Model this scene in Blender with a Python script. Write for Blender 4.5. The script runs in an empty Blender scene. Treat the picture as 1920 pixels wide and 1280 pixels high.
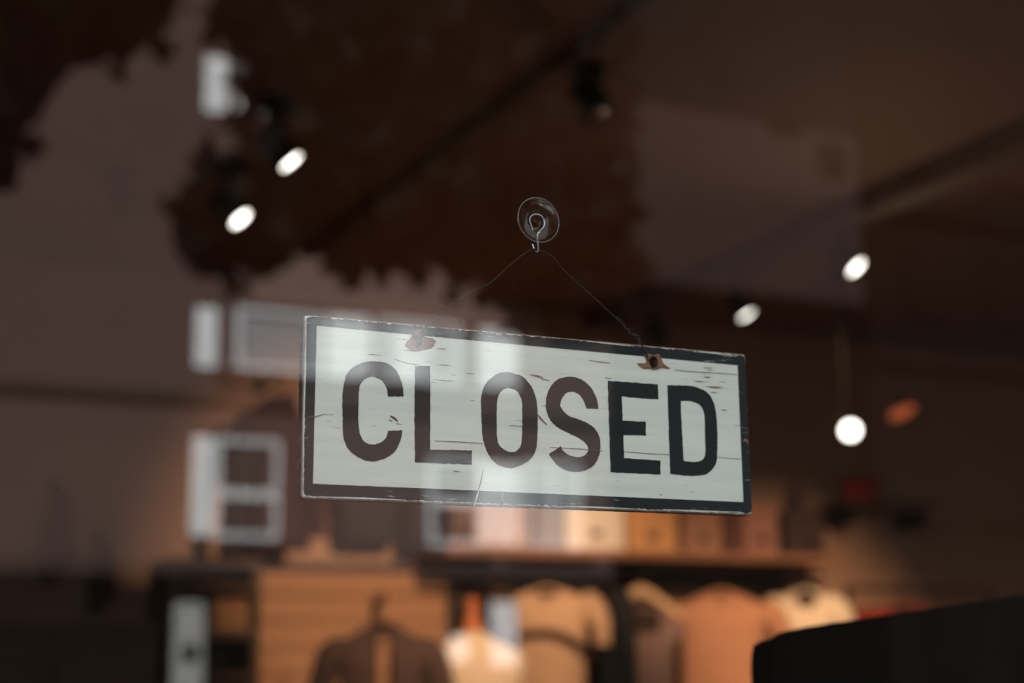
import bpy, math, random
from mathutils import Vector, Matrix, noise
from mathutils.geometry import tessellate_polygon
random.seed(7)
S = bpy.context.scene
COL = S.collection
R = math.radians

# ------------------------------------------------------------------ camera
CAM = Vector((-0.467, -0.900, 1.420))
YAW, PITCH, ROLL, FPX = R(26.03), R(11.82), R(-0.68), 2937.0
FWD = Vector((math.sin(YAW) * math.cos(PITCH), math.cos(YAW) * math.cos(PITCH), math.sin(PITCH)))
_r = Vector((math.cos(YAW), -math.sin(YAW), 0)); _u = _r.cross(FWD)
RGT = math.cos(ROLL) * _r + math.sin(ROLL) * _u
UPV = -math.sin(ROLL) * _r + math.cos(ROLL) * _u
cd = bpy.data.cameras.new('camera'); cam = bpy.data.objects.new('camera', cd); COL.objects.link(cam)
cam.matrix_world = Matrix((
    (RGT.x, UPV.x, -FWD.x, CAM.x), (RGT.y, UPV.y, -FWD.y, CAM.y), (RGT.z, UPV.z, -FWD.z, CAM.z), (0, 0, 0, 1)))
cd.sensor_width = 36; cd.lens = FPX / 1920 * 36; cd.clip_start = .02; cd.clip_end = 300
cd.dof.use_dof = True; cd.dof.focus_distance = 1.015; cd.dof.aperture_fstop = 4.0
S.camera = cam

# ------------------------------------------------------------------ sky, sun, exposure
w = bpy.data.worlds.new('sky'); S.world = w; w.use_nodes = True
bg = w.node_tree.nodes['Background']; bg.inputs[0].default_value = (.90, .95, 1, 1); bg.inputs[1].default_value = 2.0
sd = bpy.data.lights.new('sun', 'SUN'); sun = bpy.data.objects.new('sun', sd); COL.objects.link(sun)
sd.energy = 24; sd.color = (1, .97, .93); sd.angle = R(1.0)
sun.rotation_euler = Vector((.10, -.76, -.64)).to_track_quat('-Z', 'Y').to_euler()   # high sun behind the shop, across the street
vs = S.view_settings
vs.view_transform = 'Standard'; vs.look = 'None'; vs.exposure = 0; vs.gamma = 1; vs.use_curve_mapping = False
S.cycles.use_denoising = True
S.cycles.max_bounces = 10; S.cycles.transparent_max_bounces = 16; S.cycles.sample_clamp_indirect = 6

SIGN_Y, SIGN_Z, SW, SH, ST = .0137, 1.581, .33, .115, .009

# ------------------------------------------------------------------ helpers
def P(x, y, Y):                       # point of the plane at depth Y that the photo shows at pixel x, y
    d = FWD + RGT * ((x - 960) / FPX) + UPV * ((640 - y) / FPX)
    return CAM + d * ((Y - CAM.y) / d.y)
def V(x, y, D):                       # the same for what the glass mirrors: D metres in front of the shop window
    p = P(x, y, D); return Vector((p.x, -p.y, p.z))

class MB:
    def __init__(s): s.v = []; s.f = []
    def add(s, vs_, fs):
        o = len(s.v); s.v += [tuple(q) for q in vs_]; s.f += [tuple(i + o for i in q) for q in fs]; return s
    def box(s, a, b):
        x0, y0, z0 = a; x1, y1, z1 = b
        return s.add([(x0, y0, z0), (x1, y0, z0), (x1, y1, z0), (x0, y1, z0), (x0, y0, z1), (x1, y0, z1), (x1, y1, z1), (x0, y1, z1)],
                     [(0, 3, 2, 1), (4, 5, 6, 7), (0, 1, 5, 4), (1, 2, 6, 5), (2, 3, 7, 6), (3, 0, 4, 7)])
    def rings(s, rs, cap=True):       # loft closed rings of equal length
        n = len(rs[0]); vs_ = [q for r in rs for q in r]; fs = []
        for i in range(len(rs) - 1):
            for j in range(n):
                k = (j + 1) % n; fs.append((i * n + j, i * n + k, (i + 1) * n + k, (i + 1) * n + j))
        if cap: fs += [tuple(range(n - 1, -1, -1)), tuple(range((len(rs) - 1) * n, len(rs) * n))]
        return s.add(vs_, fs)
    def tube(s, pts, r, n=8):
        pts = [Vector(p) for p in pts]; rs = []
        rad = r if isinstance(r, (list, tuple)) else [r] * len(pts)
        t0 = (pts[1] - pts[0]).normalized(); a = t0.orthogonal().normalized()
        for i, p in enumerate(pts):
            t = (pts[min(i + 1, len(pts) - 1)] - pts[max(i - 1, 0)])
            t = t.normalized() if t.length > 1e-9 else t0
            a = (a - t * a.dot(t)); a = a.normalized() if a.length > 1e-6 else t.orthogonal().normalized(); b = t.cross(a)
            rs.append([p + rad[i] * (math.cos(q * 2 * math.pi / n) * a + math.sin(q * 2 * math.pi / n) * b) for q in range(n)])
        return s.rings(rs)
    def lathe(s, prof, n=32, axis='Z', c=(0, 0, 0)):
        rs = []; c = Vector(c)
        for r, h in prof:
            ring = []
            for q in range(n):
                a = 2 * math.pi * q / n; x, y = r * math.cos(a), r * math.sin(a)
                ring.append(c + (Vector((x, y, h)) if axis == 'Z' else Vector((x, h, -y)) if axis == 'Y' else Vector((h, x, y))))
            rs.append(ring)
        return s.rings(rs)
    def plate(s, loops, y0, y1):      # (x, z) outlines, the first outer and the others holes, between depths y0 (front) and y1
        tri = tessellate_polygon([[Vector((x, z, 0)) for x, z in l] for l in loops])
        flat = [q for l in loops for q in l]; n = len(flat)
        vs_ = [(x, y0, z) for x, z in flat] + [(x, y1, z) for x, z in flat]; fs = []
        for a, b, c in tri:
            ar = (flat[b][0] - flat[a][0]) * (flat[c][1] - flat[a][1]) - (flat[c][0] - flat[a][0]) * (flat[b][1] - flat[a][1])
            if ar < 0: a, c = c, a
            fs += [(a, b, c), (c + n, b + n, a + n)]
        o = 0
        for l in loops:
            m = len(l)
            fs += [(o + i, o + (i + 1) % m, o + (i + 1) % m + n, o + i + n) for i in range(m)]; o += m
        return s.add(vs_, fs)
    def build(s, name, mat, parent=None, smooth=False, bevel=0):
        me = bpy.data.meshes.new(name); me.from_pydata(s.v, [], s.f); me.update()
        if smooth:
            for p in me.polygons: p.use_smooth = True
        o = bpy.data.objects.new(name, me); COL.objects.link(o); me.materials.append(mat)
        if parent: o.parent = parent; o.matrix_parent_inverse = Matrix.Translation(-Vector(parent.location)) if parent.rotation_euler.z == 0 else Matrix()
        if bevel:
            m = o.modifiers.new('edge', 'BEVEL'); m.width = bevel; m.segments = 2; m.limit_method = 'ANGLE'
        return o

def tag(o, label=None, cat=None, group=None, kind=None):
    for k, v in (('label', label), ('category', cat), ('group', group), ('kind', kind)):
        if v: o[k] = v
    return o
def empty(name, loc, rz=0, **k):
    o = bpy.data.objects.new(name, None); COL.objects.link(o); o.location = loc; o.rotation_euler.z = rz; o.empty_display_size = .1
    return tag(o, **k)
def crom(pts, n=6):
    pts = [Vector(p) for p in pts]; q = [pts[0]] + pts + [pts[-1]]; out = []
    for i in range(1, len(q) - 2):
        for j in range(n):
            t = j / n; a, b, c, d = q[i - 1], q[i], q[i + 1], q[i + 2]
            out.append(.5 * ((2 * b) + (c - a) * t + (2 * a - 5 * b + 4 * c - d) * t * t + (3 * b - a - 3 * c + d) * t ** 3))
    return out + [pts[-1]]

# ------------------------------------------------------------------ materials
def N(nt, t, **kw):
    n = nt.nodes.new(t)
    for k, v in kw.items():
        if k.startswith('i_'):
            k = k[2:]; n.inputs[int(k) if k.isdigit() else k].default_value = v
        else: setattr(n, k, v)
    return n
def base(name, col, rough=.7, metal=0, var=.12, scale=6, bump=0, stretch=(1, 1, 1), spec=.3):
    m = bpy.data.materials.new(name); m.use_nodes = True; nt = m.node_tree; L = nt.links.new
    b = nt.nodes['Principled BSDF']; b.inputs['Roughness'].default_value = rough; b.inputs['Metallic'].default_value = metal
    b.inputs['Specular IOR Level'].default_value = spec
    tc = N(nt, 'ShaderNodeTexCoord'); mp = N(nt, 'ShaderNodeMapping'); mp.inputs['Scale'].default_value = stretch
    L(tc.outputs['Object'], mp.inputs[0])
    nz = N(nt, 'ShaderNodeTexNoise', i_Scale=scale, i_Detail=5.0); L(mp.outputs[0], nz.inputs['Vector'])
    mx = N(nt, 'ShaderNodeMix', data_type='RGBA')
    mx.inputs['A'].default_value = tuple(c * (1 - var) for c in col[:3]) + (1,); mx.inputs['B'].default_value = tuple(min(1, c * (1 + var)) for c in col[:3]) + (1,)
    L(nz.outputs['Fac'], mx.inputs['Factor']); L(mx.outputs['Result'], b.inputs['Base Color'])
    if bump:
        bp = N(nt, 'ShaderNodeBump', i_Strength=bump, i_Distance=.01); L(nz.outputs['Fac'], bp.inputs['Height']); L(bp.outputs[0], b.inputs['Normal'])
    return m
def emit(name, col, strength):
    m = bpy.data.materials.new(name); m.use_nodes = True; nt = m.node_tree; nt.nodes.remove(nt.nodes['Principled BSDF'])
    e = N(nt, 'ShaderNodeEmission'); e.inputs[0].default_value = (*col, 1); e.inputs[1].default_value = strength
    nt.links.new(e.outputs[0], nt.nodes['Material Output'].inputs[0]); return m
def glass_pane(name, f0=.045, tint=(.96, .98, .97)):
    m = bpy.data.materials.new(name); m.use_nodes = True; nt = m.node_tree; L = nt.links.new; nt.nodes.remove(nt.nodes['Principled BSDF'])
    g = N(nt, 'ShaderNodeNewGeometry'); d = N(nt, 'ShaderNodeVectorMath', operation='DOT_PRODUCT')
    L(g.outputs['Incoming'], d.inputs[0]); L(g.outputs['Normal'], d.inputs[1])
    a = N(nt, 'ShaderNodeMath', operation='ABSOLUTE'); L(d.outputs['Value'], a.inputs[0])
    s = N(nt, 'ShaderNodeMath', operation='SUBTRACT', i_0=1.0); L(a.outputs[0], s.inputs[1])
    p = N(nt, 'ShaderNodeMath', operation='POWER', i_1=5.0); L(s.outputs[0], p.inputs[0])
    q = N(nt, 'ShaderNodeMath', operation='MULTIPLY_ADD', i_1=1 - f0, i_2=f0); L(p.outputs[0], q.inputs[0])
    t = N(nt, 'ShaderNodeBsdfTransparent'); t.inputs[0].default_value = (*tint, 1)
    gl = N(nt, 'ShaderNodeBsdfGlossy', i_Roughness=0.0); gl.inputs[0].default_value = (1, 1, 1, 1)
    mx = N(nt, 'ShaderNodeMixShader'); L(q.outputs[0], mx.inputs[0]); L(t.outputs[0], mx.inputs[1]); L(gl.outputs[0], mx.inputs[2])
    L(mx.outputs[0], nt.nodes['Material Output'].inputs[0]); return m

M = {}
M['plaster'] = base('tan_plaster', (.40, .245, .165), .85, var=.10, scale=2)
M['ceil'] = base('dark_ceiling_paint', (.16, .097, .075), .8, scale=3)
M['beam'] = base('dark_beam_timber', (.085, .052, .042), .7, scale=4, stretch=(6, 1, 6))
M['floor'] = base('dark_floor_boards', (.24, .145, .095), .5, scale=5, stretch=(8, 1, 1))
M['plank'] = base('warm_pine', (.40, .215, .125), .6, var=.22, scale=4, stretch=(1, 8, 10))
M['darkwood'] = base('dark_stained_wood', (.10, .06, .04), .55, var=.3, scale=5, stretch=(1, 6, 8))
M['black'] = base('black_metal', (.013, .012, .012), .6, spec=.08)
M['steel'] = base('bright_steel', (.75, .76, .78), .22, metal=1, var=.05)
M['iron'] = base('blackened_iron_wire', (.045, .04, .038), .45, metal=.6, var=.3, scale=200)
M['frame'] = base('shop_window_frame_paint', (.03, .028, .027), .5)
M['front'] = base('shop_front_render', (.30, .26, .24), .9)
M['asphalt'] = base('asphalt', (.06, .06, .062), .9, scale=30)
M['paving'] = base('paving_stone', (.22, .21, .2), .9, scale=8)
M['pane'] = glass_pane('window_glass')

# ================================================================== THE SETTING
BACK = 6.0; CEIL = 3.2
XL, XR = -3.0, 8.6
def struct(mb, name, mat, **k):
    return tag(mb.build(name, mat, **k), kind='structure')
fl = struct(MB().box((XL, -.30, -.12), (XR, BACK + .3, 0)), 'floor', M['floor'])
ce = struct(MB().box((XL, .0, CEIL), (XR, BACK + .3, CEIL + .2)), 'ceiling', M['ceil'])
wb = struct(MB().box((XL, BACK, 0), (XR, BACK + .3, CEIL)), 'wall_back', M['plaster'])
struct(MB().box((XL - .3, -.30, 0), (XL, BACK + .3, CEIL + .2)), 'wall_left', M['plaster'])
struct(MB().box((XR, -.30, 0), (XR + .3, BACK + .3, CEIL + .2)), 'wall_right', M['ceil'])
# shop front with the window opening, four storeys of it
WX0, WX1, WZ0, WZ1 = -1.7, 2.6, .55, 2.75
fw = MB()
fw.box((-14, -.28, 0), (WX0, .0, 17.5)); fw.box((WX1, -.28, 0), (24, .0, 17.5))
fw.box((WX0, -.28, 0), (WX1, .0, WZ0)); fw.box((WX0, -.28, WZ1), (WX1, .0, 17.5))
struct(fw, 'wall_front', M['front'])
win = empty('window_1', (.45, -.003, WZ0), kind='structure')
MB().box((WX0, -.006, WZ0), (WX1, 0, WZ1)).build('pane', M['pane'], win)
fr = MB()
fr.box((WX0, -.05, WZ0), (WX0 + .07, .05, WZ1)); fr.box((WX1 - .07, -.05, WZ0), (WX1, .05, WZ1))
fr.box((WX0 + .07, -.05, WZ0), (WX1 - .07, .05, WZ0 + .07)); fr.box((WX0 + .07, -.05, WZ1 - .07), (WX1 - .07, .05, WZ1))
fr.build('window_frame', M['frame'], win)
struct(MB().box((-14, -3.2, -.14), (24, -.28, -.0)), 'pavement', M['paving'])
struct(MB().box((-14, -20, -.26), (40, -3.2, -.12)), 'road', M['asphalt'])
struct(MB().box((-14, -24.0, -.14), (40, -20, -.0)), 'pavement_opposite', M['paving'])
# ceiling beams run from the window to the back wall
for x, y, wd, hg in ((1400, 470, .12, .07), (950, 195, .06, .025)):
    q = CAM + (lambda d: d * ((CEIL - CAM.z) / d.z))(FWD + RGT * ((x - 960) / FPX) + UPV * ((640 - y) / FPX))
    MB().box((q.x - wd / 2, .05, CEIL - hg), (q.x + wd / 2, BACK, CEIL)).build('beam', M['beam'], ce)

# ================================================================== THE SIGN
SY = SIGN_Y
def sp(x, y, Y=SY): q = P(x, y, Y); return (q.x, q.z)
def z3(x, y): return sp(540 + x / 3.122, 570 + y / 3.122)
def z4(x, y): return sp(960 + x / 3.048, 570 + y / 3.048)
def z6(x, y): return sp(740 + x / 10.664, 560 + y / 10.664)
def z7(x, y): return sp(1130 + x / 8.531, 570 + y / 8.531)
def ragged(loop, step=.0011, amp=.00022, seed=0, soft=True):
    out = []; n = len(loop)
    for i in range(n):
        a = Vector(loop[i]); b = Vector(loop[(i + 1) % n]); k = max(1, int((b - a).length / step)); t = (b - a)
        if t.length < 1e-9: continue
        nr = Vector((-t.y, t.x)).normalized()
        for j in range(k):
            q = a + t * (j / k); e = noise.noise(Vector((q.x * 420 + seed, q.y * 420, seed * 1.7))) + .6 * noise.noise(Vector((q.x * 1300, q.y * 1300 + seed, 3)))
            q = q + nr * e * amp; out.append((q.x, q.y))
    return out
def soft(pts, n=4, corner=48):        # smooth the curved runs of an outline, keep its corners
    m = len(pts); out = []; v = [Vector(p) for p in pts]
    def sharp(i):
        a = v[i] - v[i - 1]; b_ = v[(i + 1) % m] - v[i]; return a.angle(b_) > R(corner)
    for i in range(m):
        b_, c = v[i], v[(i + 1) % m]; a = b_ if sharp(i) else v[i - 1]; d = c if sharp((i + 1) % m) else v[(i + 2) % m]
        for j in range(n):
            t = j / n; q = .5 * ((2 * b_) + (c - a) * t + (2 * a - 5 * b_ + 4 * c - d) * t * t + (3 * b_ - a - 3 * c + d) * t ** 3); out.append((q.x, q.y))
    return out
def round_pts(pts, n=4):              # smooth closed outline through points
    m = len(pts); out = []
    for i in range(m):
        a, b, c, d = (Vector(pts[(i + k) % m]) for k in (-1, 0, 1, 2))
        for j in range(n):
            t = j / n; q = .5 * ((2 * b) + (c - a) * t + (2 * a - 5 * b + 4 * c - d) * t * t + (3 * b - a - 3 * c + d) * t ** 3); out.append((q.x, q.y))
    return out
def rrect(x0, z0, x1, z1, r, n=5):
    out = []
    for cx, cz, a0 in ((x1 - r, z1 - r, 0), (x0 + r, z1 - r, 90), (x0 + r, z0 + r, 180), (x1 - r, z0 + r, 270)):
        out += [(cx + r * math.cos(R(a0 + 90 * i / n)), cz + r * math.sin(R(a0 + 90 * i / n))) for i in range(n + 1)]
    return out
HX0, HX1, HZ0, HZ1 = -SW / 2, SW / 2, SIGN_Z - SH / 2, SIGN_Z + SH / 2
hole_a = z6(440, 850); hole_b = z7(812, 930)

def worn(name, paint, under, grain_x=30, grain_z=520, lo=.60, hi=.66, edge=False, bare=(.20, .10, .06)):
    """brushed paint on old wood: streaks along the grain where the paint is gone; with edge, the board's arrises are rubbed bare"""
    m = bpy.data.materials.new(name); m.use_nodes = True; nt = m.node_tree; L = nt.links.new
    b = nt.nodes['Principled BSDF']; b.inputs['Roughness'].default_value = .75; b.inputs['Specular IOR Level'].default_value = .2
    tc = N(nt, 'ShaderNodeTexCoord'); mp = N(nt, 'ShaderNodeMapping'); mp.inputs['Scale'].default_value = (grain_x, 60, grain_z)
    L(tc.outputs['Object'], mp.inputs[0])
    n1 = N(nt, 'ShaderNodeTexNoise', i_Scale=1.0, i_Detail=6.0, i_Roughness=.65); L(mp.outputs[0], n1.inputs['Vector'])
    n2 = N(nt, 'ShaderNodeTexNoise', i_Scale=22.0, i_Detail=3.0); L(tc.outputs['Object'], n2.inputs['Vector'])
    ad = N(nt, 'ShaderNodeMath', operation='MULTIPLY_ADD', i_1=.45); L(n2.outputs['Fac'], ad.inputs[0]); L(n1.outputs['Fac'], ad.inputs[2])
    rp = N(nt, 'ShaderNodeMapRange', i_1=lo + .225, i_2=hi + .225); L(ad.outputs[0], rp.inputs[0])
    n3 = N(nt, 'ShaderNodeTexNoise', i_Scale=1.0, i_Detail=4.0)
    mp3 = N(nt, 'ShaderNodeMapping'); mp3.inputs['Scale'].default_value = (14, 30, 180); L(tc.outputs['Object'], mp3.inputs[0]); L(mp3.outputs[0], n3.inputs['Vector'])
    tone = N(nt, 'ShaderNodeMix', data_type='RGBA')
    tone.inputs['A'].default_value = tuple(c * .86 for c in paint) + (1,); tone.inputs['B'].default_value = tuple(min(1, c * 1.1) for c in paint) + (1,)
    L(n3.outputs['Fac'], tone.inputs['Factor'])
    mx = N(nt, 'ShaderNodeMix', data_type='RGBA'); L(rp.outputs[0], mx.inputs['Factor']); L(tone.outputs['Result'], mx.inputs['A']); mx.inputs['B'].default_value = (*under, 1)
    last = mx.outputs['Result']
    if edge:
        sx = N(nt, 'ShaderNodeSeparateXYZ'); L(tc.outputs['Object'], sx.inputs[0])
        def mt(op, a, bb):
            n = N(nt, 'ShaderNodeMath', operation=op)
            for i, v in enumerate((a, bb)):
                if v is None: continue
                if isinstance(v, (int, float)): n.inputs[i].default_value = v
                else: L(v, n.inputs[i])
            return n.outputs[0]
        dx = mt('SUBTRACT', SW / 2, mt('ABSOLUTE', sx.outputs[0], None)); dz = mt('SUBTRACT', SH / 2, mt('ABSOLUTE', mt('SUBTRACT', sx.outputs[2], SIGN_Z), None))
        d = mt('MINIMUM', dx, dz)
        n4 = N(nt, 'ShaderNodeTexNoise', i_Scale=260.0, i_Detail=4.0); L(tc.outputs['Object'], n4.inputs['Vector'])
        d = mt('ADD', d, mt('MULTIPLY', mt('SUBTRACT', n4.outputs['Fac'], .5), .0024))
        r2 = N(nt, 'ShaderNodeMapRange', i_1=.0007, i_2=.0012); L(d, r2.inputs[0])
        m2 = N(nt, 'ShaderNodeMix', data_type='RGBA'); L(r2.outputs[0], m2.inputs['Factor']); m2.inputs['A'].default_value = (*bare, 1); L(last, m2.inputs['B'])
        # bare wood inside the drilled holes
        last = m2.outputs['Result']
        for hx, hz in (hole_a, hole_b):
            vd = N(nt, 'ShaderNodeVectorMath', operation='DISTANCE'); cb = N(nt, 'ShaderNodeCombineXYZ'); L(sx.outputs[0], cb.inputs[0]); L(sx.outputs[2], cb.inputs[2])
            L(cb.outputs[0], vd.inputs[0]); vd.inputs[1].default_value = (hx, 0, hz)
            r3 = N(nt, 'ShaderNodeMapRange', i_1=.0048, i_2=.0052); L(vd.outputs['Value'], r3.inputs[0])
            m3 = N(nt, 'ShaderNodeMix', data_type='RGBA'); L(r3.outputs[0], m3.inputs['Factor']); m3.inputs['A'].default_value = (*bare, 1); L(last, m3.inputs['B']); last = m3.outputs['Result']
    L(last, b.inputs['Base Color'])
    bp = N(nt, 'ShaderNodeBump', i_Strength=.25, i_Distance=.0006); L(n1.outputs['Fac'], bp.inputs['Height']); L(bp.outputs[0], b.inputs['Normal'])
    return m
M['white_paint'] = worn('worn_white_paint', grain_x=48, paint=(.76, .755, .70), under=(.20, .12, .08), lo=.672, hi=.72, edge=True, bare=(.30, .19, .13))
M['black_paint'] = worn('worn_black_paint', (.017, .019, .021), (.45, .47, .44), grain_x=90, grain_z=900, lo=.80, hi=.86)
M['border_paint'] = worn('worn_black_border_paint', (.019, .022, .025), (.42, .43, .40), grain_x=70, grain_z=700, lo=.645, hi=.74)
M['edge_paint'] = worn('worn_edge_paint', (.022, .026, .032), (.16, .085, .055), grain_x=60, grain_z=60, lo=.52, hi=.60)
M['bare'] = base('bare_splintered_wood', (.30, .155, .10), .85, var=.45, scale=160, stretch=(1, 1, 5), bump=.6)
M['bare_dark'] = base('drilled_wood', (.12, .055, .032), .9, var=.4, scale=300)
M['white_flake'] = base('white_undercoat', (.66, .68, .63), .8, var=.2, scale=300)

sign = empty('hanging_sign', (0, SY, HZ0), label='white wooden CLOSED sign with black border hanging by wire in the window', cat='sign')
out = ragged(rrect(HX0, HZ0, HX1, HZ1, .0026), .0016, .00018, 5)
circ = lambda c, r, n=20: [(c[0] + r * math.cos(-2 * math.pi * i / n) * .92, c[1] + r * math.sin(-2 * math.pi * i / n) * 1.1) for i in range(n)]
HR = .0040
bm = MB()
loops = [out, circ(hole_a, HR), circ(hole_b, HR)]
# front arris is chamfered: face, chamfer ring, body, back
def inset(l, d): return [(x - math.copysign(min(d, abs(x)), x), SIGN_Z + (z - SIGN_Z) - math.copysign(min(d, abs(z - SIGN_Z)), z - SIGN_Z)) for x, z in l]
fin = inset(out, .0009)
tri = tessellate_polygon([[Vector((x, z, 0)) for x, z in l] for l in (fin, loops[1], loops[2])])
flat = fin + loops[1] + loops[2]
for yy, rev in ((SY, False), (SY + ST, True)):
    fs = []
    for a, b, c in tri:
        ar = (flat[b][0] - flat[a][0]) * (flat[c][1] - flat[a][1]) - (flat[c][0] - flat[a][0]) * (flat[b][1] - flat[a][1])
        t = (a, b, c) if ar > 0 else (c, b, a); fs.append(t if not rev else t[::-1])
    bm.add([(x, yy, z) for x, z in flat], fs)
n = len(out)
rr = [[(x, SY, z) for x, z in fin], [(x, SY + .0009, z) for x, z in out], [(x, SY + ST - .0009, z) for x, z in out], [(x, SY + ST, z) for x, z in fin]]
fs = [(i * n + j, i * n + (j + 1) % n, (i + 1) * n + (j + 1) % n, (i + 1) * n + j) for i in range(3) for j in range(n)]
bm.add([q for r in rr[:2] for q in r], fs[:n]); bm.build('board', M['white_paint'], sign)
MB().add([q for r in rr[1:] for q in r], fs[:2 * n]).build('board_edge', M['edge_paint'], sign)
for h in (loops[1], loops[2]):        # walls of the drilled holes
    k = len(h); mb = MB()
    mb.add([(x, SY, z) for x, z in h] + [(x, SY + ST, z) for x, z in h], [(i, (i + 1) % k, (i + 1) % k + k, i + k) for i in range(k)])
    mb.build('drilled_hole', M['bare_dark'], sign)
PY0, PY1 = SY - .00025, SY + .0001
# painted border with ragged edges
bo = ragged(rrect(HX0 + .0014, HZ0 + .0015, HX1 - .0007, HZ1 - .0011, .003), .0008, .0006, 11)
ib = [sp(593.5, 610), sp(586.5, 906.5), sp(1394, 941), sp(1383, 684.5)]
bi = ragged([ib[0], ib[1], ib[2], ib[3]], .0012, .00016, 21)
MB().plate([bo, bi], PY0, PY1).build('painted_border', M['border_paint'], sign)
# letters
C_ = [(585,540),(675,540),(672,500),(655,430),(620,375),(575,345),(500,335),(430,345),(375,375),(340,420),(325,480),(318,560),(320,650),(320,740),(330,800),(355,850),(400,890),(470,920),(540,912),(600,885),(640,840),(660,790),(668,740),(585,740),(578,775),(550,805),(500,822),(450,808),(425,770),(412,710),(412,600),(415,500),(430,460),(455,438),(495,425),(540,440),(565,465),(580,500)]
L_ = [(743,362),(830,362),(832,500),(832,700),(830,852),(1076,856),(1075,940),(743,925),(740,700)]
Oo = [sp(540 + x / 3.122, 570 + y / 3.122) for x, y in [(1285,398),(1220,410),(1165,455),(1140,500),(1130,570),(1133,680),(1140,780),(1155,840),(1190,905),(1240,945),(1300,958)]] + \
     [sp(960 + x / 3.048, 570 + y / 3.048) for x, y in [(0,938),(60,915),(110,880),(136,830),(144,750),(146,640),(136,540),(110,470),(60,415),(10,397)]]
Oi = [sp(540 + x / 3.122, 570 + y / 3.122) for x, y in [(1285,490),(1245,512),(1224,560),(1221,660),(1223,780),(1240,830),(1270,855),(1305,866),(1340,857),(1362,825),(1370,770),(1371,600),(1362,545),(1335,505)]]
S_ = [(425,595),(493,600),(488,560),(465,500),(430,455),(385,425),(325,415),(265,428),(225,465),(200,520),(193,575),(200,620),(225,670),(270,710),(330,740),(390,770),(425,800),(437,830),(425,855),(400,870),(360,872),(320,860),(290,835),(278,812),(212,855),(235,895),(275,930),(320,952),(375,957),(430,945),(475,910),(500,855),(505,800),(495,750),(465,705),(420,675),(370,655),(320,635),(290,605),(275,575),(285,540),(305,510),(335,500),(370,508),(400,535),(415,565)]
E_ = [(547,438),(832,458),(837,545),(700,535),(625,525),(632,665),(763,672),(765,750),(635,747),(640,880),(848,893),(847,973),(563,960),(555,700)]
Do = [(888,463),(1010,467),(1070,480),(1120,510),(1150,560),(1165,620),(1172,720),(1172,860),(1160,920),(1120,965),(1060,980),(980,978),(905,970),(897,750)]
Di = [(963,553),(1010,553),(1055,565),(1085,590),(1100,640),(1103,750),(1105,850),(1095,880),(1065,900),(1010,900),(980,893),(970,720)]
for i, lp in enumerate(([soft([z3(*q) for q in C_])], [[z3(*q) for q in L_]], [round_pts(Oo, 3), round_pts(Oi, 3)], [soft([z4(*q) for q in S_])], [[z4(*q) for q in E_]], [soft([z4(*q) for q in Do]), soft([z4(*q) for q in Di])])):
    o = MB().plate([ragged(l, .0008, .00032, 31 + i) for l in lp], PY0, PY1).build('painted_letter', M['black_paint'], sign)
    o['label'] = 'black painted letter ' + 'CLOSED'[i]
# splintered wood around the two drilled holes
pa = ragged([z6(*q) for q in [(400,640),(460,610),(520,640),(550,700),(600,760),(680,780),(750,785),(820,850),(790,920),(740,980),(620,1010),(520,1030),(450,1050),(350,1045),(290,1010),(200,940),(250,850),(330,770),(370,700)]], .0006, .0002, 3)
pb = ragged([z7(*q) for q in [(665,815),(730,790),(800,815),(860,800),(900,800),(940,880),(960,940),(1010,985),(1080,1030),(1030,1035),(920,1020),(880,1045),(810,1055),(750,1035),(650,1035),(590,1000),(545,945),(690,945),(690,890),(668,850)]], .0006, .0002, 4)
for lp, h in ((pa, loops[1]), (pb, loops[2])):
    MB().plate([lp, [(x, z) for x, z in h][::-1]], PY0 - .0002, PY1).build('splintered_patch', M['bare'], sign)
# scratches and knocks
def scratch(pts, wd, mat, seed):
    a = [Vector(sp(*q)) for q in pts]; l = []; r = []
    for i, q in enumerate(a):
        t = (a[min(i + 1, len(a) - 1)] - a[max(i - 1, 0)]).normalized(); nr = Vector((-t.y, t.x)); k = wd * (.25 if i in (0, len(a) - 1) else 1)
        l.append(q + nr * k); r.append(q - nr * k)
    lp = ragged([(q.x, q.y) for q in l + r[::-1]], .0006, .0001, seed)
    MB().plate([lp], PY0 - .0002, PY1).build('scratch', mat, sign)
scratch([(1006, 775), (1014, 785), (1025, 796)], .0006, M['bare'], 1)
scratch([(906, 878), (902, 900), (897, 918)], .0003, M['bare'], 2)
scratch([(898, 916), (894, 930), (889, 948)], .0005, M['white_flake'], 3)
scratch([(943, 917), (941, 938)], .0003, M['white_flake'], 4)
scratch([(568, 783), (590, 781), (605, 777)], .0003, M['bare'], 5)
scratch([(731, 779), (739, 784), (746, 790)], .0007, M['bare_dark'], 6)
scratch([(729, 786), (735, 790)], .0006, M['bare_dark'], 7)
scratch([(743, 794), (752, 795)], .0003, M['bare_dark'], 8)
scratch([(739, 673), (762, 680), (786, 684)], .00016, M['bare_dark'], 9)
scratch([(994, 702), (1008, 705), (1018, 708)], .0006, M['bare'], 10)
scratch([(1014, 710), (1030, 713)], .0005, M['bare'], 11)
scratch([(814, 826), (860, 828), (905, 831)], .00014, M['bare'], 12)
scratch([(1030, 838), (1085, 841), (1130, 845)], .00015, M['bare'], 13)
scratch([(1170, 846), (1215, 850), (1255, 852)], .00016, M['bare'], 14)
scratch([(1347, 857), (1388, 860)], .00018, M['bare'], 15)
scratch([(1265, 693), (1290, 696), (1330, 698), (1382, 702)], .00012, M['bare_dark'], 16)
scratch([(1104, 675), (1128, 679), (1144, 680)], .00016, M['bare_dark'], 17)
scratch([(1393, 827), (1397, 824), (1401, 828), (1402, 832)], .0009, M['bare'], 18)
scratch([(1353, 768), (1362, 769)], .0006, M['bare_dark'], 19)
scratch([(1135, 708), (1146, 709)], .0004, M['bare'], 20)
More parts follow.
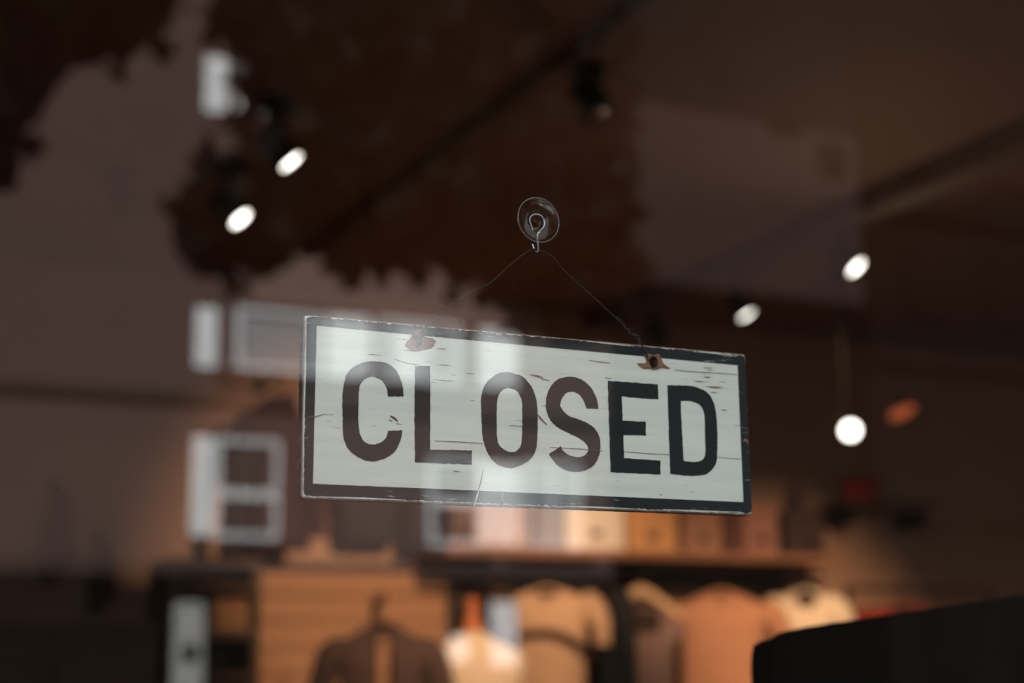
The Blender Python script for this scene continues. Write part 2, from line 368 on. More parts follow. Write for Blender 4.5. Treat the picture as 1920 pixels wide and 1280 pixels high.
scratch([(1237, 926), (1241, 928)], .0007, M['bare_dark'], 21)
scratch([(955, 797), (978, 799)], .00014, M['bare_dark'], 22)
scratch([(820, 653), (835, 654)], .00025, M['bare_dark'], 23)
scratch([(850, 882), (862, 884)], .0004, M['bare_dark'], 24)
scratch([(1240, 955), (1300, 957.5), (1390, 960)], .0005, M['white_flake'], 25)
scratch([(1060, 948.5), (1120, 951), (1190, 953.5)], .0005, M['white_flake'], 26)
scratch([(600, 931), (680, 934), (760, 937)], .0005, M['white_flake'], 27)
scratch([(1300, 659), (1340, 662), (1380, 668)], .0005, M['white_flake'], 28)
scratch([(1100, 640), (1150, 645), (1190, 649)], .0004, M['white_flake'], 29)
scratch([(574, 596), (572, 700), (569, 800), (568, 925)], .0004, M['white_flake'], 30)

# hanging wire
WY = SY - .0016
def wp(x, y, Y=WY): return P(x, y, Y)
def wire(pts, r, name, par, n=5): return MB().tube(crom(pts, n), r, 8).build(name, M['iron'], par, smooth=True)
HKY = .0105
left = [(1006, 470, HKY), (1000, 467, HKY), (985, 474, HKY), (965, 490, .0108), (940, 512, .011), (915, 533, .0112), (895, 541, .0113), (865, 558, .0115), (835, 577, .0118), (818, 591, .012), (805, 606, .0121), (796, 622, .012), (788, 634, .013), (784, 642, .0165)]
right = [(1006, 470, HKY), (1013, 470, HKY), (1025, 474, HKY), (1040, 486, .0107), (1055, 505, .0108), (1080, 528, .011), (1110, 555, .0113), (1135, 578, .0115), (1155, 596, .0117), (1166, 607, .0118), (1180, 623, .012), (1193, 633, .012), (1204, 648, .012), (1212, 662, .0122), (1216, 676, .0135), (1217, 684, .0165)]
r_w = .00052
for i in (left, right): pass
wm = wire([wp(*q) for q in left[::-1]] + [wp(*q) for q in right[1:]], r_w, 'hanging_wire', sign)
def twist(path, turns, rad, tail, seed):
    pts = crom([wp(*q) for q in path], 10); out = []
    for i, p in enumerate(pts):
        t = (pts[min(i + 1, len(pts) - 1)] - pts[max(i - 1, 0)]).normalized(); a = t.cross(Vector((0, 1, 0))).normalized(); b = t.cross(a)
        f = i / (len(pts) - 1); an = turns * 2 * math.pi * f + seed; rr_ = rad * (1 + .35 * math.sin(f * 9 + seed))
        out.append(p + rr_ * (math.cos(an) * a + math.sin(an) * b))
    out += [wp(*q) for q in tail]
    return MB().tube(out, r_w, 7).build('wire_twist', M['iron'], wm, smooth=True)
twist([(784, 640, .014), (789, 630, .0118), (797, 617, .0119), (806, 604, .0119), (817, 591, .0118), (826, 580, .0116), (831, 577, .0116)], 4.5, .00105, [(838, 578, .0112), (847, 586, .0112), (856, 595, .0113)], .4)
twist([(1190, 631, .0118), (1180, 622, .0118), (1172, 613, .0117), (1166, 607, .0117), (1162, 602, .0116), (1158, 598, .0116), (1155, 596, .0116)], 5.5, .0011, [(1157, 595, .0112)], 1.2)
MB().tube(crom([wp(1184, 627, .0119), wp(1190, 629, .0122), (wp(1197, 629, .0125)), wp(1199, 634, .0126), wp(1197, 645, .0126)], 6), r_w, 7).build('wire_twist', M['iron'], wm, smooth=True)

# suction cup with its steel hook
M['cup'] = glass_pane('clear_vinyl', .035, (.985, .98, .975))
cc = P(1010, 412, .0012)
cup = empty('suction_cup', (cc.x, .0002, cc.z - .0155), label='clear suction cup with steel hook stuck to the glass above the sign', cat='suction cup')
prof = [(.0001, .0004), (.006, .0006), (.0125, .0004), (.0149, .0001), (.0156, .0002), (.0159, .0007), (.0156, .0013), (.0148, .0013), (.0135, .0015), (.009, .0023), (.0066, .0034), (.0060, .0042), (.0048, .0048), (.0046, .0062), (.0058, .0070), (.0060, .0084), (.0050, .0092), (.0020, .0095), (.0001, .0095)]
MB().lathe(prof, 48, 'Y', (cc.x, 0.0002, cc.z)).build('cup', M['cup'], cup, smooth=True)
M['rim'] = glass_pane('clear_vinyl_rim', .12, (.96, .95, .94))
MB().tube([(cc.x + .0155 * math.cos(a), .0016, cc.z + .0155 * math.sin(a)) for a in [i * math.pi / 24 for i in range(49)]], .0003, 6).build('rim', M['rim'], cup, smooth=True)
nb = P(1015, 374, .0012)
MB().lathe([(.0001, .0008), (.0011, .001), (.0013, .0018), (.0009, .0024), (.0001, .0026)], 12, 'Y', (nb.x, 0, nb.z)).build('pull_tab', M['cup'], cup, smooth=True)
hk = [(999, 432, .0066), (995, 420, .0066), (993, 411, .0066), (998, 403.5, .0066), (1006, 401.5, .0066), (1015, 405, .0066), (1020.5, 414, .0066), (1020, 424, .0066), (1014, 431, .0066), (1008.5, 438, .0068), (1007.5, 447, .0075), (1008, 457, .0085), (1009.5, 466, .0093), (1007, 472, .0105), (1002, 467, .0118), (998, 457, .0122)]
MB().tube(crom([P(*q) for q in hk], 6), .00055, 8).build('hook', M['steel'], cup, smooth=True)

# ================================================================== ACROSS THE STREET (mirrored in the glass)
D = 24.0
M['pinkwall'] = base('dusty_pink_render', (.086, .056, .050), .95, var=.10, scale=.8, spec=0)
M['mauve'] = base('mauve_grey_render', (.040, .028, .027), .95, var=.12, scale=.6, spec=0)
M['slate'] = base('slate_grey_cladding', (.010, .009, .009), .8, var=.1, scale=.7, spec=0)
M['shopstone'] = base('dark_shopfront_stone', (.005, .004, .0035), .9, var=.2, scale=1, spec=0)  # ground floor stone, dark by its own colour
M['nearblack'] = base('near_black_tone', (.010, .0075, .0065), .9, var=.25, scale=.5, spec=0)  # near black put in to dim what the glass mirrors
M['shutter'] = base('white_shutter_paint', (.70, .72, .75), .7, var=.04)
M['wframe'] = base('white_window_paint', (.55, .57, .60), .7, var=.04)
M['curtain'] = base('grey_net_curtain', (.24, .24, .255), .9, var=.25, scale=2, stretch=(6, 1, .3))
M['dimpane'] = base('dim_window_pane', (.07, .055, .05), .25, var=.3, scale=1.5, spec=0)
M['sill'] = base('sill_stone', (.055, .038, .034), .9, spec=0)
fac = lambda x, y: V(x, y, D)
xb0, xb1, xb2 = -6.0, fac(1156, 400).x, fac(1612, 400).x
b1 = empty('apartment_building', (6, -D - 1, -.14), label='dusty pink apartment building with white shuttered windows mirrored in the glass', cat='building')
MB().box((xb0, -D - 3, 0), (xb1, -D, 19)).build('building_wall', M['pinkwall'], b1)
def rect(x0, y0, x1, y1):
    ym, xm = (y0 + y1) / 2, (x0 + x1) / 2
    return fac(x0, ym).x, fac(x1, ym).x, fac(xm, y1).z, fac(xm, y0).z
def shutter(bld, x0, y0, x1, y1, e=0):
    a, b_, c, d = rect(x0, y0, x1, y1); mb = MB()
    mb.box((a, -D, c), (a + .06, -D + .06 + e, d)); mb.box((b_ - .06, -D, c), (b_, -D + .06 + e, d))
    k = max(4, int((d - c) / .12))
    for i in range(k):
        z = c + (d - c) * i / k; mb.box((a + .06, -D, z), (b_ - .06, -D + .045 + e, z + (d - c) / k * .93))
    mb.build('shutter', M['shutter'], bld)
def window(bld, x0, y0, x1, y1, fill, fr_=.085, bars=1, rail=None, sill=True):
    a, b_, c, d = rect(x0, y0, x1, y1); mb = MB()
    mb.box((a, -D, c), (a + fr_, -D + .10, d)); mb.box((b_ - fr_, -D, c), (b_, -D + .10, d)); mb.box((a + fr_, -D, c), (b_ - fr_, -D + .10, c + fr_)); mb.box((a + fr_, -D, d - fr_), (b_ - fr_, -D + .10, d))
    for i in range(bars): xm = a + (b_ - a) * (i + 1) / (bars + 1); mb.box((xm - .05, -D, c + fr_), (xm + .05, -D + .09, d - fr_))
    if rail: zr = c + (d - c) * rail; mb.box((a + fr_, -D, zr - .07), (b_ - fr_, -D + .09, zr + .07))
    o = mb.build('window', M['wframe'], bld)
    MB().box((a + fr_, -D, c + fr_), (b_ - fr_, -D + .03, d - fr_)).build('pane', M[fill], o)
    if sill: MB().box((a - .25, -D, c - .22), (b_ + .25, -D + .14, c - .04)).build('sill', M['sill'], o)
shutter(b1, 365, 577, 405, 689)
window(b1, 438, 584, 600, 698, 'curtain', bars=0)
shutter(b1, 612, 592, 692, 709)
window(b1, 705, 603, 860, 718, 'curtain', bars=1); shutter(b1, 738, 604, 800, 714)
shutter(b1, 896, 618, 966, 728)
shutter(b1, 358, 818, 397, 1004)
window(b1, 400, 824, 520, 1010, 'dimpane', bars=0, rail=.44)
window(b1, 800, 862, 896, 1024, 'dimpane', bars=0, rail=.5)
shutter(b1, 898, 868, 971, 1022)
window(b1, 978, 868, 1084, 1026, 'curtain', bars=1)
shutter(b1, 383, 108, 425, 212)
window(b1, 440, 110, 580, 222, 'curtain', bars=1); shutter(b1, 590, 125, 640, 222)
shutter(b1, 655, 0, 705, 70); window(b1, 560, -30, 640, 60, 'curtain', bars=1)
dp = rect(322, 1130, 378, 1300); M['doorpaint'] = base('grey_door_paint', (.30, .31, .31), .8, spec=0)
dr = MB().box((dp[0], -D, dp[2]), (dp[1], -D + .10, dp[3])).build('door', M['doorpaint'], b1); lq = fac(352, 1222)
MB().lathe([(.01, 0), (.13, .01), (.14, .06), (.05, .1), (.01, .11)], 16, 'Y', (lq.x, -D + .10, lq.z)).build('door_lantern', M['black'], dr, smooth=True)
shutter(b1, 838, 1192, 872, 1240, .08); shutter(b1, 914, 1128, 962, 1248, .08)  # pale panels added for bluish bright patches mirrored at street level
for y, h_ in ((735, .18), (1052, .22)):
    z = fac(400, y).z; MB().box((xb0, -D, z - h_), (xb1, -D + .12, z)).build('string_course', M['sill'], b1)
M['brightband'] = base('brightened_pink', (.165, .108, .092), .95, var=.08, scale=.8, spec=0)
MB().box((fac(470, 540).x, -D, fac(720, 592).z), (fac(1040, 560).x, -D + .04, fac(720, 470).z)).build('bright_band', M['brightband'], b1)  # band added in lighter pink to brighten the wall above the sign
MB().box((xb0, -D, 0), (xb1, -D + .05, fac(600, 1058).z)).build('plinth', M['shopstone'], b1)

b2 = empty('apartment_building', (24, -D - 1, -.14), label='mauve grey building with slate top beside the pink one, faintly mirrored in the glass', cat='building')
zt, zl = fac(1250, 196).z, fac(1500, 560).z
MB().box((xb1, -D - 3, zl), (xb2, -D, zt)).build('building_wall', M['mauve'], b2)
MB().box((xb1, -D - 3, zt), (xb2, -D + .02, 19)).build('slate_cladding', M['slate'], b2)
MB().box((xb1, -D - 3, 0), (xb2, -D + .05, zl)).build('ground_floor', M['shopstone'], b2)
for x0, y0, x1, y1 in ((1330, 100, 1380, 160), (1440, 195, 1495, 250), (1535, 270, 1585, 330)):  # dark dots of unlit ceiling lamps, built here as windows of the facade
    a, b_, c, d = rect(x0, y0, x1, y1); o = MB().box((a, -D, c), (b_, -D + .06, d)).build('window', M['slate'], b2)
    MB().box((a + .1, -D, c + .1), (b_ - .1, -D + .08, d - .1)).build('pane', M['nearblack'], o)

b3 = empty('apartment_building', (30, -D - 1, -.14), label='added near black building that dims the far right of the mirrored street', cat='building')
MB().box((xb2, -D - 3, 0), (40, -D + .1, 19)).build('building_wall', M['nearblack'], b3)  # building added near black so the mirrored view darkens toward the right
for z in (4.2, 7.4, 10.6): MB().box((xb2, -D + .1, z), (40, -D + .25, z + .2)).build('string_course', M['nearblack'], b3)
for zz in (1.2, 5.2, 8.4, 11.6):
    for i in range(4):
        x = xb2 + 1 + i * 2.2; o = MB().box((x, -D + .1, zz), (x + 1.1, -D + .16, zz + 1.7)).build('window', M['nearblack'], b3); MB().box((x + .1, -D + .1, zz + .1), (x + 1.0, -D + .18, zz + 1.6)).build('pane', M['nearblack'], o)

# the street trees in the shade of the shop's own building
M['bark'] = base('dark_bark', (.035, .028, .022), .95, var=.3, scale=8, bump=.5, stretch=(4, 4, .6))
M['leaf'] = base('dark_leaf', (.17, .15, .12), .7, var=.55, scale=1.3, spec=0)
def tree(px, D_, trunk_r, blobs, nleaf, size, label, zf):
    q = V(px, 700, D_)
    t = empty('street_tree', (q.x, q.y, -.12), label=label, cat='tree', group='street trees mirrored in the glass')
    MB().tube([(q.x, q.y, -.15), (q.x + .03, q.y, 1.5), (q.x - .04, q.y, 3.2), (q.x + .02, q.y, zf), (q.x, q.y, zf + 3)], [trunk_r * 1.25, trunk_r, trunk_r * .95, trunk_r * .8, trunk_r * .3], 12).build('trunk', M['bark'], t, smooth=True)
    mb = MB(); br = []
    tot = sum(b_[4] for b_ in blobs)
    for (x, y, rx, ry, wt) in blobs:
        c = V(x, y, D_); s = (V(x + rx, y, D_).x - c.x); sz = (V(x, y - ry, D_).z - c.z)
        br.append((c, s))
        for i in range(int(nleaf * wt / tot)):
            while True:
                u = Vector((random.uniform(-1, 1), random.uniform(-1, 1), random.uniform(-1, 1)))
                if u.length < 1: break
            u = u * (.55 + .45 * random.random())
            p = c + Vector((u.x * s, u.y * .9, u.z * sz))
            a = Vector((random.gauss(0, 1), random.gauss(0, 1), random.gauss(0, 1))).normalized(); b_ = a.orthogonal().normalized(); b_ = Matrix.Rotation(random.random() * 6.28, 3, a) @ b_; cc_ = a.cross(b_)
            l = size * random.uniform(.6, 1.3); wd = l * .42
            mb.add([p, p + b_ * l * .5 + cc_ * wd + a * .02, p + b_ * l, p + b_ * l * .5 - cc_ * wd + a * .02], [(0, 1, 2), (0, 2, 3)])
    tag(mb.build('foliage', M['leaf'], t), kind='stuff')
    for c, s in br[:8]:
        MB().tube([(q.x, q.y, zf), ((q.x + c.x) / 2, q.y + .1, (zf + c.z) / 2 + .25), (c.x, c.y, c.z)], [trunk_r * .4, trunk_r * .28, .03], 8).build('branch', M['bark'], t, smooth=True)
tree(1162, 10.0, .11, [(760, 60, 330, 190, 5), (900, 250, 270, 190, 5), (640, 320, 210, 125, 3.2), (460, 400, 140, 110, 1.6), (760, 395, 240, 105, 3.4), (990, 450, 165, 105, 2.6), (555, 130, 105, 110, .9), (1060, 120, 110, 200, 2), (520, 10, 110, 60, .8), (700, -150, 380, 140, 3), (1090, 350, 60, 180, 1.2), (1080, 560, 75, 70, .9)],
     15000, .24, 'dark leafy street tree whose crown fills the top centre of the mirrored view', 4.2)
tree(-130, 10.0, .16, [(0, 60, 150, 120, 2), (150, -20, 200, 95, 2), (-60, 200, 110, 140, 1.6), (-200, 0, 200, 250, 2)],
     5000, .26, 'second dark street tree reaching into the upper left corner of the mirrored view', 4.8)

# ================================================================== INSIDE THE SHOP
# ---- spotlights on the ceiling
M['lens_on'] = emit('lit_lamp_lens', (1, .90, .82), 8)
M['lens_off'] = base('unlit_lamp_lens', (.03, .03, .032), .2)
WARM = (1, .60, .35)
def spotlight(pos, aim, label, power=0, cone=70, blend=.9, r=.043, ln=.125, group='black ceiling spotlights'):
    pos = Vector(pos); nrm = Vector(aim).normalized()
    t = empty('ceiling_spotlight', (pos.x, pos.y, CEIL), label=label, cat='spotlight', group=group)
    a = nrm.orthogonal().normalized(); b_ = nrm.cross(a); bk = pos - nrm * ln
    mid = pos - nrm * ln * .55
    def ring(c, rad, n_=24): return [c + rad * (math.cos(2 * math.pi * i / n_) * a + math.sin(2 * math.pi * i / n_) * b_) for i in range(n_)]
    MB().lathe([(.0001, CEIL - .03), (.05, CEIL - .03), (.055, CEIL - .02), (.055, CEIL)], 20, 'Z', (mid.x, mid.y, 0)).build('ceiling_plate', M['black'], t)
    MB().tube([(mid.x, mid.y, CEIL - .02), (mid.x, mid.y, mid.z)], .012, 10).build('stem', M['black'], t)
    MB().rings([ring(bk, r * .45), ring(bk + nrm * .012, r * .85), ring(bk + nrm * .03, r), ring(pos + nrm * .006, r + .003), ring(pos + nrm * .006, r - .002), ring(pos - nrm * .006, r - .004)]).build('lamp_head', M['black'], t, smooth=False)
    MB().rings([ring(pos - nrm * .005, r - .005), ring(pos - nrm * .001, r - .006), ring(pos + nrm * .003, (r - .006) * .5)]).build('lens', M['lens_on' if power else 'lens_off'], t, smooth=True)
    if power:
        ld = bpy.data.lights.new('lamp_beam', 'SPOT'); ld.energy = power; ld.color = WARM; ld.spot_size = R(cone); ld.spot_blend = blend; ld.shadow_soft_size = r * .9
        lo = bpy.data.objects.new('lamp_beam', ld); COL.objects.link(lo); lo.parent = t
        lo.matrix_parent_inverse = Matrix.Translation(-Vector(t.location)); lo.location = pos + nrm * .03
        lo.rotation_euler = nrm.to_track_quat('-Z', 'Y').to_euler()
    return t
spotlight((.987, 3.657, 3.0), (.602, -.226, -.766), 'lit black ceiling spotlight, the highest one upper left of the sign', 48, 130)
spotlight((1.023, 4.341, 3.0), (.553, -.364, -.749), 'lit black ceiling spotlight, the lower of the pair upper left of the sign', 48, 130)
spotlight((3.495, 4.023, 3.0), (.381, -.539, -.751), 'lit black ceiling spotlight, the highest one to the right of the sign', 48, 130)
spotlight((3.58, 4.93, 3.0), (.407, -.321, -.855), 'lit black ceiling spotlight just above the right end of the sign', 48, 130)
spotlight((3.947, 4.689, 2.45), (-.441, -.815, -.376), 'lit round spotlight on a long stem right of the sign, facing the window', 48, 130)
for (x, y, lb) in ((240, 392, 'unlit black ceiling spotlight left of the lit pair, against the grey wall'), (1120, 212, 'unlit black ceiling spotlight above and to the right of the suction cup'), (1238, 640, 'unlit black ceiling spotlight just above the right hole of the sign')):
    d = FWD + RGT * ((x - 960) / FPX) + UPV * ((640 - y) / FPX); q = CAM + d * ((3.05 - CAM.z) / d.z)
    if q.y > BACK - .3: q = P(x, y, BACK - .35)
    spotlight(q, (.3, -.3, -.9), lb, 0, r=.05)
# unseen spotlights added near the window to brighten the goods on the back wall
def aimed(pos, target, power, cone, lb): spotlight(pos, Vector(target) - Vector(pos), lb, power, cone, 1.0, group='added unseen spotlights over the shop window')
aimed((1.98, 1.12, 3.02), P(775, 1085, 5.9), 900, 33, 'added unseen spotlight over the window aimed at the plank panel, above the view')
aimed((1.05, 1.35, 3.02), P(880, 1250, 4.9), 190, 22, 'added unseen spotlight over the window aimed at the dress form, above the view')
aimed((1.65, 1.20, 3.02), P(1125, 1030, 5.7), 560, 16, 'added unseen spotlight over the window aimed at the shelf boxes, above the view')
aimed((2.15, .95, 3.02), P(1500, 1190, 5.5), 1150, 21, 'added unseen spotlight over the window aimed at the shirts on the rail, above the view')

# ---- plank panel on the back wall
panel_x0, panel_x1 = P(326, 1180, 5.95).x, P(836, 1180, 5.95).x
ztop = P(700, 1070, 5.95).z
pl = empty('plank_panel', ((panel_x0 + panel_x1) / 2, 5.95, 0), label='warm pine plank panel along the back wall left of the clothes rail', cat='panelling')
k = 0; z = ztop
while z > .05:
    h = .118; MB().box((panel_x0, 5.945 + .006 * (k % 2), max(.02, z - h + .008)), (panel_x1, 5.998, z)).build('plank', M['plank'], pl); z -= h; k += 1
MB().box((panel_x0, 5.89, ztop + .002), (panel_x1, 5.998, ztop + .035)).build('ledge', M['darkwood'], pl)

# ---- shelf with clothes rail
SHY0, SHY1 = 5.50, 6.0
sx0, sx1 = P(838, 1036, SHY0).x, P(1575, 1036, SHY0).x
szb = P(1200, 1046, SHY0).z
sh = empty('wall_shelf', ((sx0 + sx1) / 2, 6.0, szb), label='long wooden wall shelf with boxes on it and clothes hanging below', cat='shelf')
M['shelfwood'] = base('brown_shelf_wood', (.24, .12, .07), .5, var=.25, scale=4, stretch=(1, 8, 8))
MB().box((sx0, SHY0, szb), (sx1, SHY1, szb + .036)).build('shelf_board', M['shelfwood'], sh)
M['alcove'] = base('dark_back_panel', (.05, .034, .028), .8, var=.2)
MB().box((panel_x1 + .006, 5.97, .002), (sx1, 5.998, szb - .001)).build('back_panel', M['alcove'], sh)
RZ, RY = szb - .055, 5.62
MB().tube([(sx0 + .02, RY, RZ), (sx1 - .02, RY, RZ)], .012, 10).build('clothes_rail', M['black'], sh)
for q in (.12, .5, .88): x = sx0 + (sx1 - sx0) * q; MB().box((x - .01, RY - .012, RZ), (x + .01, 5.98, RZ + .055)).build('bracket', M['black'], sh)
# ---- boxes on the shelf
def lidbox(x0, x1, ytop, Y, dp, col, label, name='storage_box'):
    a, b_ = P(x0, 1000, Y).x, P(x1, 1000, Y).x; zt = P((x0 + x1) / 2, ytop, Y).z; zb = szb + .037
    t = empty(name, ((a + b_) / 2, Y + dp / 2, zb), label=label, cat='box', group='boxes on the wall shelf')
    m = base('box_' + str(int(x0)), col, .8, var=.1, scale=20)
    MB().box((a, Y, zb), (b_, Y + dp, zt - .05)).build('box_body', m, t, bevel=.004)
    MB().box((a - .006, Y - .006, zt - .05), (b_ + .006, Y + dp + .006, zt)).build('box_lid', m, t, bevel=.004)
    MB().box(((a + b_) / 2 - .03, Y - .006, zb + .06), ((a + b_) / 2 + .03, Y, zb + .09)).build('label_holder', M['black'], t)
lidbox(850, 894, 945, 5.60, .15, (.16, .10, .08), 'brown lidded box at the left end of the wall shelf')
lidbox(1062, 1172, 930, 5.55, .34, (.66, .58, .51), 'bright cream lidded box on the wall shelf under the sign')
lidbox(1180, 1268, 942, 5.60, .3, (.60, .32, .15), 'orange tan lidded box beside the cream one on the shelf')
lidbox(1284, 1352, 952, 5.60, .3, (.30, .16, .11), 'reddish brown lidded box near the middle of the wall shelf')
lidbox(1398, 1458, 948, 5.60, .3, (.26, .13, .10), 'maroon brown lidded box below the right end of the sign')
lidbox(1480, 1545, 955, 5.62, .3, (.05, .03, .03), 'near black lidded box at the right end of the wall shelf')

# ---- clothes
def cloth(name, col, var=.12): return base(name, col, .95, var=var, scale=9, bump=.15, spec=.1)
def striped(name, c1, c2, per=.022):
    m = bpy.data.materials.new(name); m.use_nodes = True; nt = m.node_tree; L = nt.links.new; b_ = nt.nodes['Principled BSDF']; b_.inputs['Roughness'].default_value = .95
    tc = N(nt, 'ShaderNodeTexCoord'); sx = N(nt, 'ShaderNodeSeparateXYZ'); L(tc.outputs['Object'], sx.inputs[0])
    s = N(nt, 'ShaderNodeMath', operation='MULTIPLY', i_1=2 * math.pi / per); L(sx.outputs[2], s.inputs[0]); q = N(nt, 'ShaderNodeMath', operation='SINE'); L(s.outputs[0], q.inputs[0])
    g = N(nt, 'ShaderNodeMath', operation='GREATER_THAN', i_1=.1); L(q.outputs[0], g.inputs[0])
    mx = N(nt, 'ShaderNodeMix', data_type='RGBA'); L(g.outputs[0], mx.inputs['Factor']); mx.inputs['A'].default_value = (*c1, 1); mx.inputs['B'].default_value = (*c2, 1); L(mx.outputs['Result'], b_.inputs['Base Color']); return m
M['inside'] = cloth('neck_hollow_shade', (.05, .032, .026))
M['palewood'] = base('pale_hanger_wood', (.62, .42, .24), .5, var=.12, scale=20)
def garment(name, label, cat, hook, rz, mat, hw=.21, length=.70, sleeve=.20, neck=.075, scoop=.07, depth=.075, seed=1, hang=M['darkwood'], slope=.34, group='clothes hanging in the shop', flare=1.0, vest=False, parted=False, drop=0, arm_r=.010):
    """hook: where the hanger's hook meets the rail; everything below is modelled in the garment's own axes"""
    t = empty(name, hook, rz, label=label, cat=cat, group=group)
    MB().tube(crom([(.0, 0, -.012), (.018, 0, .012), (0, 0, .022), (-.018, 0, .004), (-.008, 0, -.03), (0, 0, -.06), (0, 0, -.085)], 5), .004, 8).build('hanger_hook', M['black'], t, smooth=True)
    zs = -.085
    arm = []
    for i in range(13):
        u = -1 + i / 6; arm.append((u * (hw - .02), .012 * (1 - abs(u)), zs - .012 - abs(u) ** 1.25 * (hw - .02) * slope))
    MB().tube(arm, [arm_r + .008 * (1 - abs(-1 + i / 6)) for i in range(13)], 8).build('hanger_arm', hang, t, smooth=True)
    zn = zs - .016 - drop; nk = neck; zsh = zn - (hw - nk) * slope; n_ = 36
    def ring(z, wx, dy, fold):
        out_ = []
        for i in range(n_):
            a = 2 * math.pi * i / n_; c, s = math.cos(a), math.sin(a)
            fx = math.copysign(abs(c) ** .8, c) * wx; f = 1 + fold * math.sin(a * 5 + seed * 2.1 + z * 2) + fold * .6 * math.sin(a * 9 + seed)
            out_.append((fx, math.copysign(abs(s) ** .85, s) * dy * f, z))
        return out_
    rs = []
    body = hw * (.80 if not vest else .70)
    for f in (1, .85, .7, .5, .3, .12): rs.append(ring(zsh - .13 - (length - .13) * f, body * (1 + (flare - 1) * f + .03 * math.sin(seed + f * 5)), depth * (1 + .25 * f), .16 * f + .02))
    rs.append(ring(zsh - .08, body * 1.0, depth, .03)); rs.append(ring(zsh - .035, hw * .94, depth * .85, .02)); rs.append(ring(zsh, hw, depth * .6, 0))
    for f in (.35, .7, 1): rs.append(ring(zsh + (zn - zsh) * f + .004, hw + (nk - hw) * f, depth * (.62 + .1 * f), 0))
    if not parted: MB().rings(rs).build('garment_body', mat, t, smooth=True)
    else:                                      # open front: two panels and a back
        for sgn in (-1, 1):
            q = [[(max(.028, x * sgn) * sgn + sgn * .006, y - .02, z) for x, y, z in r_] for r_ in rs]; MB().rings(q).build('front_panel', mat, t, smooth=True)
    # neck opening: dark disc stands in for the shade inside the garment
    e = []
    for i in range(20):
        a = 2 * math.pi * i / 20; e.append((nk * .92 * math.cos(a), -depth * .74 - .004, zn - scoop * .40 + scoop * .55 * math.sin(a)))
    fr_ = [Vector(q) for q in e]
    MB().tube(fr_ + [fr_[0]], .007, 6).build('collar', mat, t, smooth=True)
    c0 = Vector((0, -depth * .70, zn - scoop * .4)); MB().add([c0] + [(x * .97, y + .004, z) for x, y, z in e] + [c0 + Vector((0, .02, 0))] + [(x * .97, y + .02, z) for x, y, z in e], [(0, i + 1, (i + 1) % 20 + 1) for i in range(20)] + [(21, (i + 1) % 20 + 22, i + 22) for i in range(20)]).build('neck_shade', M['inside'], t)
    if sleeve:
        for sgn in (-1, 1):
            p0 = Vector((sgn * (hw - .03), 0, zsh - .005)); p1 = p0 + Vector((sgn * .05, -.012, -.09)); ln = sleeve
            pts = [p0 + Vector((-sgn * .03, 0, .0)), p0 + Vector((sgn * .012, 0, -.02)), p1, p0 + Vector((sgn * (.05 + ln * .12), -.02, -.09 - ln * .5)), p0 + Vector((sgn * (.045 + ln * .14), -.015, -.09 - ln))]
            MB().tube(crom(pts, 4), [.05 + .012 * math.sin(i * .35) for i in range(17)], 14).build('sleeve', mat, t, smooth=True)
    elif vest:
        for sgn in (-1, 1): MB().tube(crom([(sgn * hw * .97, 0, zsh), (sgn * body * .98, -.02, zsh - .06), (sgn * body, -.01, zsh - .14)], 5), .007, 6).build('armhole_trim', mat, t, smooth=True)
    return t
def hk(x): q = P(x, 1050, RY); return (q.x, RY, RZ + .012)
g1 = garment('knit_top', 'tan short sleeved top with dark chest fold hanging right of the dress form', 'top', hk(1024), R(-26), cloth('tan_knit', (.52, .34, .22)), hw=.22, length=.62, sleeve=.10, neck=.06, scoop=.045, seed=2)
arc = [(-.20, -.098, -.33), (-.10, -.118, -.305), (0, -.124, -.30), (.08, -.122, -.32), (.16, -.108, -.37), (.20, -.085, -.42)]  # dark arc put in for the shaded fold across the chest
ob = MB().tube(crom(arc, 5), .017, 8).build('chest_fold_shade', cloth('fold_shade', (.06, .03, .025)), g1, smooth=True); ob['label'] = 'dark brown arc standing in for the shade of a chest fold'
garment('tank_top', 'greyish brown tank top on a pale wooden hanger near the middle of the rail', 'top', hk(1200), R(-22), cloth('taupe_jersey', (.24, .16, .14)), hw=.215, length=.50, sleeve=0, neck=.10, scoop=.12, vest=True, seed=3, hang=M['palewood'], slope=.72, drop=.10, arm_r=.020)
garment('cardigan', 'black cardigan squeezed between the tan top and the tank top', 'cardigan', hk(1146), R(72), cloth('black_wool', (.02, .021, .024)), hw=.19, length=.70, sleeve=.35, seed=4)
garment('blouse', 'rust brown draped blouse on the rail between tank top and cream shirt', 'blouse', hk(1348), R(-26), cloth('rust_viscose', (.48, .24, .145)), hw=.26, length=.75, sleeve=.22, neck=.05, scoop=.03, seed=5, slope=.42, flare=1.05, depth=.09)
garment('tee_shirt', 'cream short sleeved shirt at the right end of the rail above the black board', 'shirt', hk(1505), R(-30), cloth('cream_cotton', (.80, .66, .50)), hw=.17, length=.60, sleeve=.09, neck=.065, scoop=.10, seed=6, slope=.5, hang=M['palewood'])
garment('cardigan', 'dark brown cardigan hanging behind the tan top at the start of the rail', 'cardigan', hk(925), R(75), cloth('brown_wool', (.07, .045, .035)), hw=.20, length=.70, sleeve=.40, seed=8)
garment('sweater', 'deep red sweater at the far right behind the black board', 'sweater', (P(1690, 1100, 5.6).x, 5.6, P(1690, 1100, 5.6).z), R(-40), cloth('red_wool', (.30, .03, .02)), hw=.22, length=.6, sleeve=.3, seed=9)
